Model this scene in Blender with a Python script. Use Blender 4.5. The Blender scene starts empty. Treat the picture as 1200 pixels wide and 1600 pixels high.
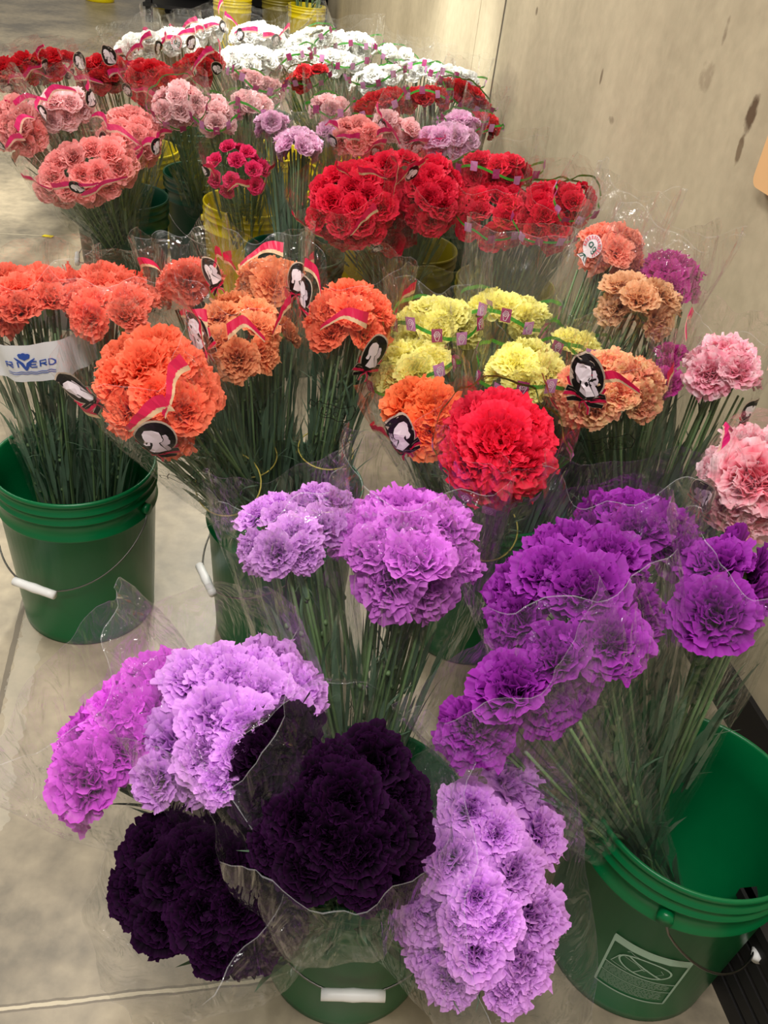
import bpy, bmesh, math, random
from mathutils import Vector, Matrix, noise
from mathutils.geometry import tessellate_polygon
PI = math.pi
sc = bpy.context.scene
# ------------------------------------------------------------------ camera
F_PX, PITCH, ROLL, CAM_H = 1373.4, math.radians(36.16), math.radians(7.79), 1.337
_c, _s = math.cos(PITCH), math.sin(PITCH)
FW = Vector((0, _c, -_s)); _u = Vector((0, _s, _c)); _r = Vector((1, 0, 0))
RT = _r*math.cos(ROLL) + _u*math.sin(ROLL)
UP = -_r*math.sin(ROLL) + _u*math.cos(ROLL)
CAM = Vector((0, 0, CAM_H))
cd = bpy.data.cameras.new('camera'); cam = bpy.data.objects.new('camera', cd); sc.collection.objects.link(cam)
cd.sensor_fit = 'VERTICAL'; cd.sensor_height = 36; cd.sensor_width = 27; cd.lens = F_PX/1600*36
cd.clip_start = .02
m = Matrix((RT, UP, -FW)).transposed().to_4x4(); m.translation = CAM
cam.matrix_world = m; sc.camera = cam
# ------------------------------------------------------------------ world, lamps, exposure
w = bpy.data.worlds.new('world'); sc.world = w; w.use_nodes = True
w.node_tree.nodes['Background'].inputs[0].default_value = (1, .95, .88, 1)
w.node_tree.nodes['Background'].inputs[1].default_value = .22
def area(name, loc, sx, sy, power, col=(1, .96, .9), aim=None):
    l = bpy.data.lights.new(name, 'AREA'); l.shape = 'RECTANGLE'; l.size = sx; l.size_y = sy
    l.energy = power; l.color = col
    o = bpy.data.objects.new(name, l); sc.collection.objects.link(o); o.location = loc
    if aim:
        d = Vector(aim)-Vector(loc); o.rotation_euler = d.to_track_quat('-Z', 'Y').to_euler()
    return o
area('ceiling_tube_light', (-.9, 4.6, 3.3), .25, 2.4, 100, (1, .97, .88))
area('ceiling_tube_light', (-.7, 1.3, 3.2), .22, 1.5, 27, (1, .95, .90))
area('ceiling_tube_light', (-.1, -.4, 3.0), 1.5, .22, 48, (1, .94, .90))
area('ceiling_tube_light', (-3.4, 3.5, 3.6), .3, 2.4, 60, (1, .95, .86))
sl_ = bpy.data.lights.new('ceiling_spot_light', 'SPOT'); sl_.energy = 430; sl_.spot_size = math.radians(34); sl_.spot_blend = .7; sl_.shadow_soft_size = .08; sl_.color = (1, .98, .92)
so_ = bpy.data.objects.new('ceiling_spot_light', sl_); sc.collection.objects.link(so_); so_.location = (-1.3, 3.0, 3.1)
so_.rotation_euler = (Vector((-.42, 4.0, .75))-so_.location).to_track_quat('-Z', 'Y').to_euler()
sc.view_settings.view_transform = 'Standard'; sc.view_settings.look = 'None'
sc.view_settings.gamma = 1; sc.view_settings.use_curve_mapping = False
sc.view_settings.exposure = .62
sc.cycles.transparent_max_bounces = 32; sc.cycles.max_bounces = 8
sc.cycles.use_denoising = True
sc.cycles.caustics_reflective = False; sc.cycles.caustics_refractive = False

# ------------------------------------------------------------------ helpers
def ray(px, py): return FW + RT*((px-600)/F_PX) - UP*((py-800)/F_PX)
def at(px, py, d): return CAM + ray(px, py)*d
def at_z(px, py, z):
    r = ray(px, py); return CAM + r*((z-CAM_H)/r.z)
def proj(p):
    q = p-CAM; k = q.dot(FW); return 600+F_PX*q.dot(RT)/k, 800-F_PX*q.dot(UP)/k
def lin(c):
    return tuple((x/255/12.92 if x/255 <= .04045 else ((x/255+.055)/1.055)**2.4) for x in c)+(1,)
def link(o, parent=None):
    sc.collection.objects.link(o)
    if parent: o.parent = parent
    return o
def tag(o, label, cat, group=None):
    o['label'] = label; o['category'] = cat
    if group: o['group'] = group
    return o
def thing(name, label, cat, loc, group=None):
    o = bpy.data.objects.new(name, None); o.empty_display_size = .02; link(o); o.location = loc
    return tag(o, label, cat, group)
class MB:
    def __init__(s): s.v = []; s.f = []; s.m = []; s.uv = None
    def add(s, vs, fs, mi=0):
        b = len(s.v); s.v += [tuple(v) for v in vs]
        for f in fs: s.f.append(tuple(i+b for i in f)); s.m.append(mi)
    def box(s, lo, hi, mi=0, M=None):
        vs = [Vector((x, y, z)) for x in (lo[0], hi[0]) for y in (lo[1], hi[1]) for z in (lo[2], hi[2])]
        if M: vs = [M@v for v in vs]
        s.add(vs, [(0, 1, 3, 2), (4, 6, 7, 5), (0, 4, 5, 1), (2, 3, 7, 6), (0, 2, 6, 4), (1, 5, 7, 3)], mi)
    def grid(s, fn, nu, nv, mi=0, closed=False):
        vs = [fn(i/(nu if closed else nu-1), j/(nv-1)) for j in range(nv) for i in range(nu)]
        fs = []
        for j in range(nv-1):
            for i in range(nu if closed else nu-1):
                k = (i+1) % nu
                fs.append((j*nu+i, j*nu+k, (j+1)*nu+k, (j+1)*nu+i))
        s.add(vs, fs, mi)
    def tube(s, pts, rad, n=6, mi=0, cap=True):
        pts = [Vector(p) for p in pts]; b = len(s.v); N = len(pts)
        prev = None
        for i, p in enumerate(pts):
            t = (pts[min(i+1, N-1)]-pts[max(i-1, 0)])
            if t.length < 1e-9: t = Vector((0, 0, 1))
            t.normalize()
            if prev is None: a = t.orthogonal().normalized()
            else: a = (prev-t*prev.dot(t)).normalized()
            prev = a; c = t.cross(a); r = rad[i] if isinstance(rad, (list, tuple)) else rad
            for k in range(n):
                q = 2*PI*k/n; s.v.append(tuple(p+a*(r*math.cos(q))+c*(r*math.sin(q))))
        for i in range(N-1):
            for k in range(n):
                l = (k+1) % n
                s.f.append((b+i*n+k, b+i*n+l, b+(i+1)*n+l, b+(i+1)*n+k)); s.m.append(mi)
        if cap:
            s.f.append(tuple(b+k for k in reversed(range(n)))); s.m.append(mi)
            s.f.append(tuple(b+(N-1)*n+k for k in range(n))); s.m.append(mi)
    def mesh(s, name, mats, smooth=True):
        me = bpy.data.meshes.new(name); me.from_pydata(s.v, [], s.f)
        for mt in (mats if isinstance(mats, (list, tuple)) else [mats]): me.materials.append(mt)
        me.polygons.foreach_set('material_index', s.m)
        me.polygons.foreach_set('use_smooth', [smooth]*len(s.f))
        me.update(); return me
    def build(s, name, mats, parent=None, smooth=True):
        return link(bpy.data.objects.new(name, s.mesh(name, mats, smooth)), parent)
# ------------------------------------------------------------------ materials
def nmat(name):
    mt = bpy.data.materials.new(name); mt.use_nodes = True
    nt = mt.node_tree; return mt, nt, nt.nodes, nt.links, nt.nodes['Principled BSDF']
def plain(name, col, rough=.5, spec=.5, metal=0, bump=0, bscale=60, var=0):
    mt, nt, N, L, b = nmat(name)
    b.inputs['Base Color'].default_value = lin(col); b.inputs['Roughness'].default_value = rough
    b.inputs['Specular IOR Level'].default_value = spec; b.inputs['Metallic'].default_value = metal
    if bump or var:
        tc = N.new('ShaderNodeTexCoord'); nz = N.new('ShaderNodeTexNoise'); nz.inputs['Scale'].default_value = bscale
        nz.inputs['Detail'].default_value = 4; L.new(tc.outputs['Object'], nz.inputs['Vector'])
        if bump:
            bp = N.new('ShaderNodeBump'); bp.inputs['Strength'].default_value = bump; bp.inputs['Distance'].default_value = .002
            L.new(nz.outputs[0], bp.inputs['Height']); L.new(bp.outputs[0], b.inputs['Normal'])
        if var:
            mx = N.new('ShaderNodeMix'); mx.data_type = 'RGBA'
            c = lin(col); mx.inputs[6].default_value = tuple(x*(1-var) for x in c[:3])+(1,); mx.inputs[7].default_value = tuple(min(1, x*(1+var)) for x in c[:3])+(1,)
            L.new(nz.outputs[0], mx.inputs[0]); L.new(mx.outputs[2], b.inputs['Base Color'])
    return mt
def petal_mat(name, base, edge, k=2.0, mottle=0, transl=.35, sheen=0.):
    """petal colour runs from the base of each petal to its frilled edge; veins as fine bump"""
    mt, nt, N, L, b = nmat(name)
    uv = N.new('ShaderNodeUVMap'); sp = N.new('ShaderNodeSeparateXYZ'); L.new(uv.outputs[0], sp.inputs[0])
    pw = N.new('ShaderNodeMath'); pw.operation = 'POWER'; pw.inputs[1].default_value = k; L.new(sp.outputs[1], pw.inputs[0])
    fac = pw.outputs[0]
    if mottle:
        tc = N.new('ShaderNodeTexCoord'); nz = N.new('ShaderNodeTexNoise'); nz.inputs['Scale'].default_value = 60
        L.new(tc.outputs['Object'], nz.inputs['Vector'])
        r = N.new('ShaderNodeMapRange'); r.inputs[1].default_value = .38; r.inputs[2].default_value = .62
        L.new(nz.outputs[0], r.inputs[0])
        mx0 = N.new('ShaderNodeMix'); mx0.inputs[0].default_value = mottle
        L.new(pw.outputs[0], mx0.inputs[2]); L.new(r.outputs[0], mx0.inputs[3]); fac = mx0.outputs[0]
    mx = N.new('ShaderNodeMix'); mx.data_type = 'RGBA'; mx.inputs[6].default_value = lin(base); mx.inputs[7].default_value = lin(edge)
    L.new(fac, mx.inputs[0])
    oi = N.new('ShaderNodeObjectInfo'); hs = N.new('ShaderNodeHueSaturation')
    mr = N.new('ShaderNodeMapRange'); mr.inputs[3].default_value = .84; mr.inputs[4].default_value = 1.12
    L.new(oi.outputs['Random'], mr.inputs[0]); L.new(mr.outputs[0], hs.inputs['Value']); L.new(mx.outputs[2], hs.inputs['Color'])
    col = hs.outputs[0]
    L.new(col, b.inputs['Base Color']); b.inputs['Roughness'].default_value = .6; b.inputs['Specular IOR Level'].default_value = .25
    b.inputs['Sheen Weight'].default_value = sheen
    if name == 'petal_dark': b.inputs['Specular IOR Level'].default_value = .06; b.inputs['Roughness'].default_value = .75
    wv = N.new('ShaderNodeMath'); wv.operation = 'SINE'; ml = N.new('ShaderNodeMath'); ml.operation = 'MULTIPLY'; ml.inputs[1].default_value = 70
    L.new(sp.outputs[0], ml.inputs[0]); L.new(ml.outputs[0], wv.inputs[0])
    bp = N.new('ShaderNodeBump'); bp.inputs['Strength'].default_value = .25; bp.inputs['Distance'].default_value = .0008
    L.new(wv.outputs[0], bp.inputs['Height']); L.new(bp.outputs[0], b.inputs['Normal'])
    tr = N.new('ShaderNodeBsdfTranslucent'); L.new(col, tr.inputs[0])
    ms = N.new('ShaderNodeMixShader'); ms.inputs[0].default_value = transl
    L.new(b.outputs[0], ms.inputs[1]); L.new(tr.outputs[0], ms.inputs[2]); L.new(ms.outputs[0], N['Material Output'].inputs[0])
    return mt
def film_mat(name, milk=.04, tint=(235, 235, 240)):
    """thin clear cellophane: mostly transparent, glossy at its creases, a little milky"""
    mt, nt, N, L, b = nmat(name); N.remove(b)
    lw = N.new('ShaderNodeLayerWeight'); lw.inputs[0].default_value = .35
    tc = N.new('ShaderNodeTexCoord'); mp = N.new('ShaderNodeMapping'); mp.inputs['Scale'].default_value = (14, 14, 4)
    nz = N.new('ShaderNodeTexNoise'); nz.inputs['Scale'].default_value = 2.0; nz.inputs['Detail'].default_value = 3; nz.inputs['Distortion'].default_value = 1.5
    L.new(tc.outputs['Object'], mp.inputs[0]); L.new(mp.outputs[0], nz.inputs['Vector'])
    bp = N.new('ShaderNodeBump'); bp.inputs['Strength'].default_value = .9; bp.inputs['Distance'].default_value = .028
    L.new(nz.outputs[0], bp.inputs['Height'])
    gl = N.new('ShaderNodeBsdfGlossy'); gl.inputs['Roughness'].default_value = .06; gl.inputs[0].default_value = (1, 1, 1, 1)
    L.new(bp.outputs[0], gl.inputs['Normal']); L.new(bp.outputs[0], lw.inputs['Normal'])
    tp = N.new('ShaderNodeBsdfTransparent'); tp.inputs[0].default_value = (.985, .985, .985, 1)
    df = N.new('ShaderNodeBsdfDiffuse'); df.inputs[0].default_value = lin(tint)
    m1 = N.new('ShaderNodeMixShader'); m1.inputs[0].default_value = milk
    L.new(tp.outputs[0], m1.inputs[1]); L.new(df.outputs[0], m1.inputs[2])
    mr = N.new('ShaderNodeMapRange'); mr.inputs[3].default_value = .012; mr.inputs[4].default_value = .36
    pw = N.new('ShaderNodeMath'); pw.operation = 'POWER'; pw.inputs[1].default_value = 1.6
    L.new(lw.outputs['Facing'], pw.inputs[0]); L.new(pw.outputs[0], mr.inputs[0])
    m2 = N.new('ShaderNodeMixShader'); L.new(mr.outputs[0], m2.inputs[0]); L.new(m1.outputs[0], m2.inputs[1]); L.new(gl.outputs[0], m2.inputs[2])
    L.new(m2.outputs[0], N['Material Output'].inputs[0]); return mt
def concrete(name, c1, c2, rough, setup=None, streak=(3, 3, 3), bump=.25):
    mt, nt, N, L, b = nmat(name)
    tc = N.new('ShaderNodeTexCoord'); mp = N.new('ShaderNodeMapping'); mp.inputs['Scale'].default_value = streak
    L.new(tc.outputs['Object'], mp.inputs[0])
    nz = N.new('ShaderNodeTexNoise'); nz.inputs['Scale'].default_value = 1; nz.inputs['Detail'].default_value = 8; nz.inputs['Roughness'].default_value = .6
    L.new(mp.outputs[0], nz.inputs['Vector'])
    n2 = N.new('ShaderNodeTexNoise'); n2.inputs['Scale'].default_value = 26; n2.inputs['Detail'].default_value = 8
    L.new(tc.outputs['Object'], n2.inputs['Vector'])
    ad = N.new('ShaderNodeMath'); ad.operation = 'MULTIPLY_ADD'; ad.inputs[1].default_value = .35; L.new(n2.outputs[0], ad.inputs[0]); L.new(nz.outputs[0], ad.inputs[2])
    r = N.new('ShaderNodeMapRange'); r.inputs[1].default_value = .5; r.inputs[2].default_value = .85; L.new(ad.outputs[0], r.inputs[0])
    mx = N.new('ShaderNodeMix'); mx.data_type = 'RGBA'; mx.inputs[6].default_value = lin(c1); mx.inputs[7].default_value = lin(c2); L.new(r.outputs[0], mx.inputs[0])
    col = mx.outputs[2]
    if setup: col = setup(N, L, tc, col, n2)
    L.new(col, b.inputs['Base Color'])
    rr = N.new('ShaderNodeMapRange'); rr.inputs[3].default_value = rough-.1; rr.inputs[4].default_value = rough+.15; L.new(nz.outputs[0], rr.inputs[0]); L.new(rr.outputs[0], b.inputs['Roughness'])
    bp = N.new('ShaderNodeBump'); bp.inputs['Strength'].default_value = bump; bp.inputs['Distance'].default_value = .003
    L.new(n2.outputs[0], bp.inputs['Height']); L.new(bp.outputs[0], b.inputs['Normal'])
    return mt
def overlay(N, L, col, fac, c):
    mx = N.new('ShaderNodeMix'); mx.data_type = 'RGBA'; mx.inputs[7].default_value = lin(c)
    L.new(col, mx.inputs[6]); L.new(fac, mx.inputs[0]); return mx.outputs[2]
def mth(N, L, op, a, b_=None, c=None):
    n = N.new('ShaderNodeMath'); n.operation = op
    for i, x in enumerate((a, b_, c)):
        if x is None: continue
        if isinstance(x, (int, float)): n.inputs[i].default_value = x
        else: L.new(x, n.inputs[i])
    return n.outputs[0]
WANG = math.atan(.247)          # the wall and the floor joints run at this angle to the view
def floor_setup(N, L, tc, col, n2):
    mp = N.new('ShaderNodeMapping'); mp.inputs['Rotation'].default_value = (0, 0, -WANG)
    L.new(tc.outputs['Object'], mp.inputs[0])
    sp = N.new('ShaderNodeSeparateXYZ'); L.new(mp.outputs[0], sp.inputs[0])
    wob = mth(N, L, 'MULTIPLY_ADD', n2.outputs[0], .007, -.0035)
    # joint running with the wall
    p = Matrix.Rotation(-WANG, 3, 'Z')@Vector((-.690, 1.165, 0)); q = Matrix.Rotation(-WANG, 3, 'Z')@Vector((-.29, .578, 0))
    for k, (axis, c0) in enumerate(((0, p.x), (1, q.y))):
        for off in (0, -3.0, 3.0):
            d = mth(N, L, 'ABSOLUTE', mth(N, L, 'ADD', mth(N, L, 'ADD', sp.outputs[axis], -(c0+off)), wob))
            dark = mth(N, L, 'LESS_THAN', d, .0055 if k == 0 else .006)
            col = overlay(N, L, col, mth(N, L, 'MULTIPLY', dark, .75), (96, 86, 70))
            if k == 1:
                col = overlay(N, L, col, mth(N, L, 'MULTIPLY', mth(N, L, 'LESS_THAN', d, .0025), .9), (196, 184, 156))
    d = mth(N, L, 'ABSOLUTE', mth(N, L, 'ADD', sp.outputs[0], -(p.x+.03)))
    halo = mth(N, L, 'MULTIPLY', mth(N, L, 'LESS_THAN', mth(N, L, 'MULTIPLY_ADD', n2.outputs[0], .05, d), .045), .22)
    return overlay(N, L, col, halo, (214, 208, 190))
def wall_setup(N, L, tc, col, n2):
    sp = N.new('ShaderNodeSeparateXYZ'); L.new(tc.outputs['Object'], sp.inputs[0])
    s, z = sp.outputs[1], sp.outputs[2]
    def blob(col, s0, z0, rs, rz, c, amt, jag=.9):
        a = mth(N, L, 'POWER', mth(N, L, 'DIVIDE', mth(N, L, 'ADD', s, -s0), rs), 2)
        b_ = mth(N, L, 'POWER', mth(N, L, 'DIVIDE', mth(N, L, 'ADD', z, -z0), rz), 2)
        e = mth(N, L, 'ADD', mth(N, L, 'ADD', a, b_), mth(N, L, 'MULTIPLY_ADD', n2.outputs[0], jag*4, -jag*2))
        r = N.new('ShaderNodeMapRange'); r.inputs[1].default_value = 1.2; r.inputs[2].default_value = .4; r.inputs[4].default_value = amt
        L.new(e, r.inputs[0]); return overlay(N, L, col, r.outputs[0], c)
    col = blob(col, -.092, 1.02, .016, .045, (84, 62, 38), .95)
    col = blob(col, -.092, .958, .011, .03, (100, 78, 52), .8)
    col = blob(col, .126, 1.05, .03, .03, (130, 112, 88), .5)
    col = blob(col, .10, 1.14, .008, .03, (110, 92, 70), .6)
    col = blob(col, .68, .94, .008, .02, (110, 92, 70), .8, .4)
    col = blob(col, 1.32, 1.01, .012, .014, (100, 84, 62), .8, .4)
    col = blob(col, .55, .86, .02, .01, (120, 105, 84), .6)
    col = blob(col, 1.5, .72, .16, .10, (150, 138, 118), .5, .3)
    return col
FLOOR = concrete('concrete_floor', (114, 106, 90), (182, 168, 141), .38, floor_setup, (2.3, 2.3, 2.3), .18)
WALL = concrete('concrete_wall', (170, 157, 130), (198, 184, 154), .7, wall_setup, (1.5, 2.6, 1.1), .3)
BLACKP = plain('black_rubber', (22, 20, 20), .6)
GREEN = plain('green_plastic', (0, 98, 52), .3, .35, bump=.08, bscale=30, var=.08)
DGREEN = plain('dark_green_plastic', (5, 66, 44), .36, .5, bump=.08, bscale=30, var=.08)
YELLOW = plain('yellow_plastic', (226, 204, 0), .38, .5, bump=.08, bscale=30, var=.05)
YELLOW_SHADED = plain('shaded_yellow_plastic', (120, 108, 16), .4, .5, bump=.08, bscale=30, var=.05)  # yellow plastic darkened to olive: the buckets' shade is put into the colour
WIRE = plain('bail_wire', (120, 118, 112), .35, .5, 1)
WGRIP = plain('white_grip_plastic', (232, 232, 228), .45)
PRINT = plain('pale_green_print', (150, 178, 156), .6)
CAL = plain('calyx_green', (112, 138, 66), .55, bump=.1, var=.2, bscale=40)
STEM = plain('stem_green', (98, 126, 80), .55, var=.35, bscale=25)
LEAF = plain('leaf_green', (92, 120, 94), .55, var=.4, bscale=18)
FILM = film_mat('clear_film', .007); FILM2 = film_mat('milky_film', .024); FILM_EDGE_LIT = film_mat('lit_film_edge', .16)  # edge film is whitened: light caught along the hem, put into the colour
INK = plain('black_ink', (20, 16, 17), .35); RING = plain('cream_ink', (190, 170, 150), .5)
WHITEINK = plain('white_ink', (238, 226, 232), .5); PALEINK = plain('pale_pink_ink', (214, 200, 208), .5)
RED_INK = plain('crimson_ink', (206, 22, 72), .4); CREAM_INK = plain('tan_ink', (214, 180, 140), .5)
PINK_INK = plain('pink_ink', (232, 40, 120), .4); PINKC_INK = plain('pale_ribbon_ink', (236, 190, 170), .5)
GREEN_INK = plain('green_ink', (66, 160, 50), .45); MAUVE_INK = plain('mauve_ink', (196, 130, 180), .5); PLUM_INK = plain('plum_ink', (160, 52, 108), .5)
BLUE_INK = plain('blue_ink', (40, 84, 180), .5); PAPER = plain('white_paper_band', (236, 240, 244), .55); TEAL_INK = plain('teal_ink', (20, 90, 76), .5)
CARD = plain('tan_cardboard', (222, 176, 122), .7, var=.08, bscale=8)
BAND = plain('rubber_band_yellow', (206, 190, 90), .5)
COL = {
 'lilac': ((148, 58, 178), (230, 164, 242), 1.5), 'magenta': ((178, 34, 184), (226, 98, 228), 1.4),
 'dark': ((3, 1, 4), (36, 4, 40), 7.0), 'violet': ((190, 110, 206), (222, 160, 234), 1.2),
 'orchid': ((160, 50, 172), (220, 122, 226), 1.6), 'purple': ((84, 4, 88), (158, 46, 170), 1.6),
 'coral': ((238, 74, 56), (250, 128, 104), 1.4), 'corange': ((242, 84, 48), (252, 128, 92), 1.4),
 'peach': ((246, 128, 74), (255, 172, 122), 1.4), 'yellow': ((250, 230, 84), (255, 250, 158), 1.0),
 'orange': ((244, 88, 38), (255, 138, 84), 1.4), 'red': ((190, 4, 30), (240, 40, 74), 2.0),
 'crimson': ((168, 4, 30), (226, 32, 62), 2.0), 'salmon': ((246, 130, 100), (255, 170, 146), 1.4),
 'tan': ((226, 150, 104), (246, 196, 150), 1.4), 'bigpink': ((236, 50, 104), (255, 226, 232), 2.2),
 'pinkwhite': ((240, 96, 146), (255, 222, 230), 1.8), 'magpink': ((150, 20, 104), (196, 56, 150), 1.4),
 'lpink': ((246, 160, 168), (255, 216, 218), 1.2), 'spink': ((240, 118, 122), (252, 168, 164), 1.3),
 'lilacpink': ((228, 150, 206), (250, 206, 236), 1.2), 'white': ((236, 240, 220), (255, 255, 252), 1.0),
 'dred': ((150, 6, 20), (208, 28, 40), 1.8), 'varieg': ((246, 96, 98), (255, 216, 160), 2.2),
 'fuchsia': ((206, 20, 84), (238, 60, 120), 1.5)}
PM = {k: petal_mat('petal_'+k, v[0], v[1], v[2], mottle=.55 if k in ('varieg', 'bigpink', 'pinkwhite') else 0,
                   transl=.12 if k == 'dark' else .35) for k, v in COL.items()}
# ------------------------------------------------------------------ the setting
mb = MB(); mb.box((-9, -2, -.06), (3.5, 16, 0)); fl = mb.build('floor', FLOOR, smooth=False); fl['kind'] = 'structure'
WM = Matrix.Translation((.586, 1.995, 0))@Matrix.Rotation(WANG, 4, 'Z')     # wall frame: x out of the room, y along, z up
mb = MB(); mb.box((0, -3.2, 0), (.25, 1.668, 3.4)); mb.box((.012, 1.668, 0), (.25, 1.688, 3.4)); mb.box((0, 1.688, 0), (.25, 2.0, 3.4))
mb.box((.006, 2.0, 0), (.25, 2.006, 3.4)); mb.box((0, 2.006, 0), (.25, 7.0, 3.4))
wl = mb.build('wall_right', WALL, smooth=False); wl.matrix_world = WM; wl['kind'] = 'structure'
JNT = plain('joint_sealant', (74, 68, 58), .7)
mb = MB(); mb.box((.002, 1.6685, .1), (.02, 1.6875, 3.4)); t = mb.build('trim_1', JNT, smooth=False); t.matrix_world = WM; t['kind'] = 'structure'
mb = MB(); mb.box((-.012, -3.2, 0), (0, 7.0, .10)); t = mb.build('baseboard_right', BLACKP, smooth=False); t.matrix_world = WM; t['kind'] = 'structure'

# cardboard panel on the wall at the right edge
def rounded_panel(w_, h_, th, r, n=6):
    pts = []
    for cx, cz, a0 in ((w_-r, h_-r, 0), (r, h_-r, 90), (r, r, 180), (w_-r, r, 270)):
        for i in range(n+1):
            a = math.radians(a0+90*i/n); pts.append((cx+r*math.cos(a), cz+r*math.sin(a)))
    mb = MB(); k = len(pts)
    vs = [(-th, p[0], p[1]) for p in pts]+[(0, p[0], p[1]) for p in pts]
    mb.add(vs, [tuple(range(k)), tuple(reversed(range(k, 2*k)))]+[(i, k+i, k+(i+1) % k, (i+1) % k) for i in range(k)])
    return mb
o = rounded_panel(.5, .35, .02, .02).build('cardboard_panel', CARD, smooth=False); o.matrix_world = WM@Matrix.Translation((-.002, -.705, .92))
tag(o, 'tan cardboard panel fixed to the concrete wall at the right edge', 'panel')
# black crate standing in the corner by the front right bucket
def crate(name, label, M, sx, sy, sz):
    r = thing(name, label, 'crate', M.translation); r.rotation_euler = M.to_euler()
    mb = MB(); mb.box((0, 0, 0), (sx, sy, .012)); mb.build('bottom_panel', BLACKP, r, False)
    for (a, b_) in (((0, 0), (.012, sy)), ((sx-.012, 0), (sx, sy)), ((.012, 0), (sx-.012, .012)), ((.012, sy-.012), (sx-.012, sy))):
        mb = MB(); n = 5
        for i in range(n):
            z0 = .012+(sz-.03)*i/n; mb.box((a[0], a[1], z0), (b_[0], b_[1], z0+(sz-.03)/n*.72))
        for f in (0, .5, 1):
            x0 = a[0]+(b_[0]-a[0]-.012)*f; y0 = a[1]+(b_[1]-a[1]-.012)*f
            mb.box((x0, y0, .012), (x0+.012, y0+.012, sz-.018))
        mb.build('slatted_side', BLACKP, r, False)
    mb = MB(); 
    for (a, b_) in (((-.006, -.006), (.012, sy+.006)), ((sx-.012, -.006), (sx+.006, sy+.006)), ((0, -.006), (sx, .012)), ((0, sy-.012), (sx, sy+.006))):
        mb.box((a[0], a[1], sz-.018), (b_[0], b_[1], sz))
    mb.build('rim', BLACKP, r, False)
    return r
crate('plastic_crate', 'black slatted plastic crate against the wall beside the front right bucket', Matrix.Translation((.672, .44, 0))@Matrix.Rotation(WANG, 4, 'Z'), .24, .32, .2)

# ------------------------------------------------------------------ buckets
def lathe(mb, prof, n=72, mi=0):
    k = len(prof); b = len(mb.v)
    for j in range(n):
        a = 2*PI*j/n
        for r, z in prof: mb.v.append((r*math.cos(a), r*math.sin(a), z))
    for j in range(n):
        l = (j+1) % n
        for i in range(k-1):
            mb.f.append((b+j*k+i, b+l*k+i, b+l*k+i+1, b+j*k+i+1)); mb.m.append(mi)
def body_r(z): return .131+.0155*min(1, z/.29)
_bp = [(.0001, .004), (.124, .004), (.128, 0), (.1315, .004), (.1320, .02)]
_bp += [(body_r(.28), .278), (.1500, .281), (.1510, .285), (.1475, .289), (.1475, .318), (.1515, .320), (.1520, .3225), (.1478, .325), (.1478, .338),
        (.1520, .340), (.1525, .3425), (.1483, .345), (.1485, .357), (.1512, .359), (.1520, .364), (.1505, .368), (.1475, .368), (.1452, .364),
        (.1440, .30), (.127, .010), (.0001, .008)]
mb = MB(); lathe(mb, _bp); BUCKET_ME = {}
def cyl_pt(R, az, z): return Vector((R*math.cos(az), R*math.sin(az), z))
def bucket(key, label, x, y, mat, scale=1, bail=None, group=None, drop=.15):
    r = thing('bucket', label, 'bucket', (x, y, 0), group); r.scale = (scale,)*3
    if mat.name not in BUCKET_ME: BUCKET_ME[mat.name] = mb_bucket(mat)
    link(bpy.data.objects.new('bucket_body', BUCKET_ME[mat.name]), r)
    if bail is not None:
        a0 = math.radians(bail); q = MB(); pts = []
        for i in range(41):
            ph = -PI/2+PI*i/40; cz = max(0, math.cos(ph))
            z = .300-drop*(cz**.75); R = max(body_r(z), .1385)+.010+.008*cz
            if i in (0, 40): R = .153
            pts.append(cyl_pt(R, a0+ph, z))
        q.tube(pts, .0018, 6); h = q.build('bail_handle', WIRE, r)
        e = MB()
        for s_ in (-1, 1):
            c = cyl_pt(.1500, a0+s_*PI/2, .302); t_ = Vector((math.cos(a0+s_*PI/2), math.sin(a0+s_*PI/2), 0))
            e.tube([c-t_*.004, c+t_*.008], .011, 12)
        e.build('handle_ear', mat, r)
        g = MB(); mid = cyl_pt(.1480+.0105, a0, .300-drop); tv = Vector((-math.sin(a0), math.cos(a0), 0))
        n = 7; P = [mid+tv*(-.045+.09*i/(n-1)) for i in range(n)]
        g.tube(P, [.0085, .0085, .0085, .0095, .0085, .0085, .0085], 14)
        gg = g.build('grip', WGRIP, h); gg['label'] = 'white plastic grip'
    return r
def mb_bucket(mat):
    q = MB(); lathe(q, _bp); me = q.mesh('bucket_body', mat)
    return me
BK = {}
def B(key, label, x, y, mat, **k): BK[key] = Vector((x, y, 0)); return bucket(key, label, x, y, mat, **k)
B('A', 'green bucket at the left edge holding coral bunches, handle with white grip hanging', -.597, 1.362, GREEN, bail=-104.8, drop=.135)
bB = B('B', 'green bucket at lower right with a pale printed warning panel, holding purple bunches', .477, .774, GREEN, bail=-20)
B('C', 'green bucket at bottom centre under the lilac and near-black bunches', .03, .70, GREEN, scale=.93, bail=-84, drop=.135)
B('D', 'green bucket in the middle holding orange bunches, white grip on its left side', -.195, 1.38, GREEN, bail=-149, drop=.135)
B('E', 'green bucket with salmon pink bunches behind the coral ones at left', -1.0, 2.885, DGREEN, bail=200)
B('F', 'bright yellow bucket beside the dark green one, nearest yellow one at left centre', -.60, 2.99, YELLOW, bail=100)
B('J', 'green bucket behind the purple bunches holding red, orange and yellow bunches', .208, 1.455, GREEN, bail=60)
B('K', 'green bucket against the wall holding variegated, tan and pink bunches', .53, 1.46, GREEN)
B('G', 'dark green bucket in shade between the green and the yellow bucket', -.81, 3.25, DGREEN, bail=-60)
B('Y', 'yellow bucket glimpsed behind the salmon pink bunches', -1.12, 3.46, YELLOW)
B('T', 'dark green bucket behind the peach bunches, right of the yellow one', -.375, 2.60, DGREEN)
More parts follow.
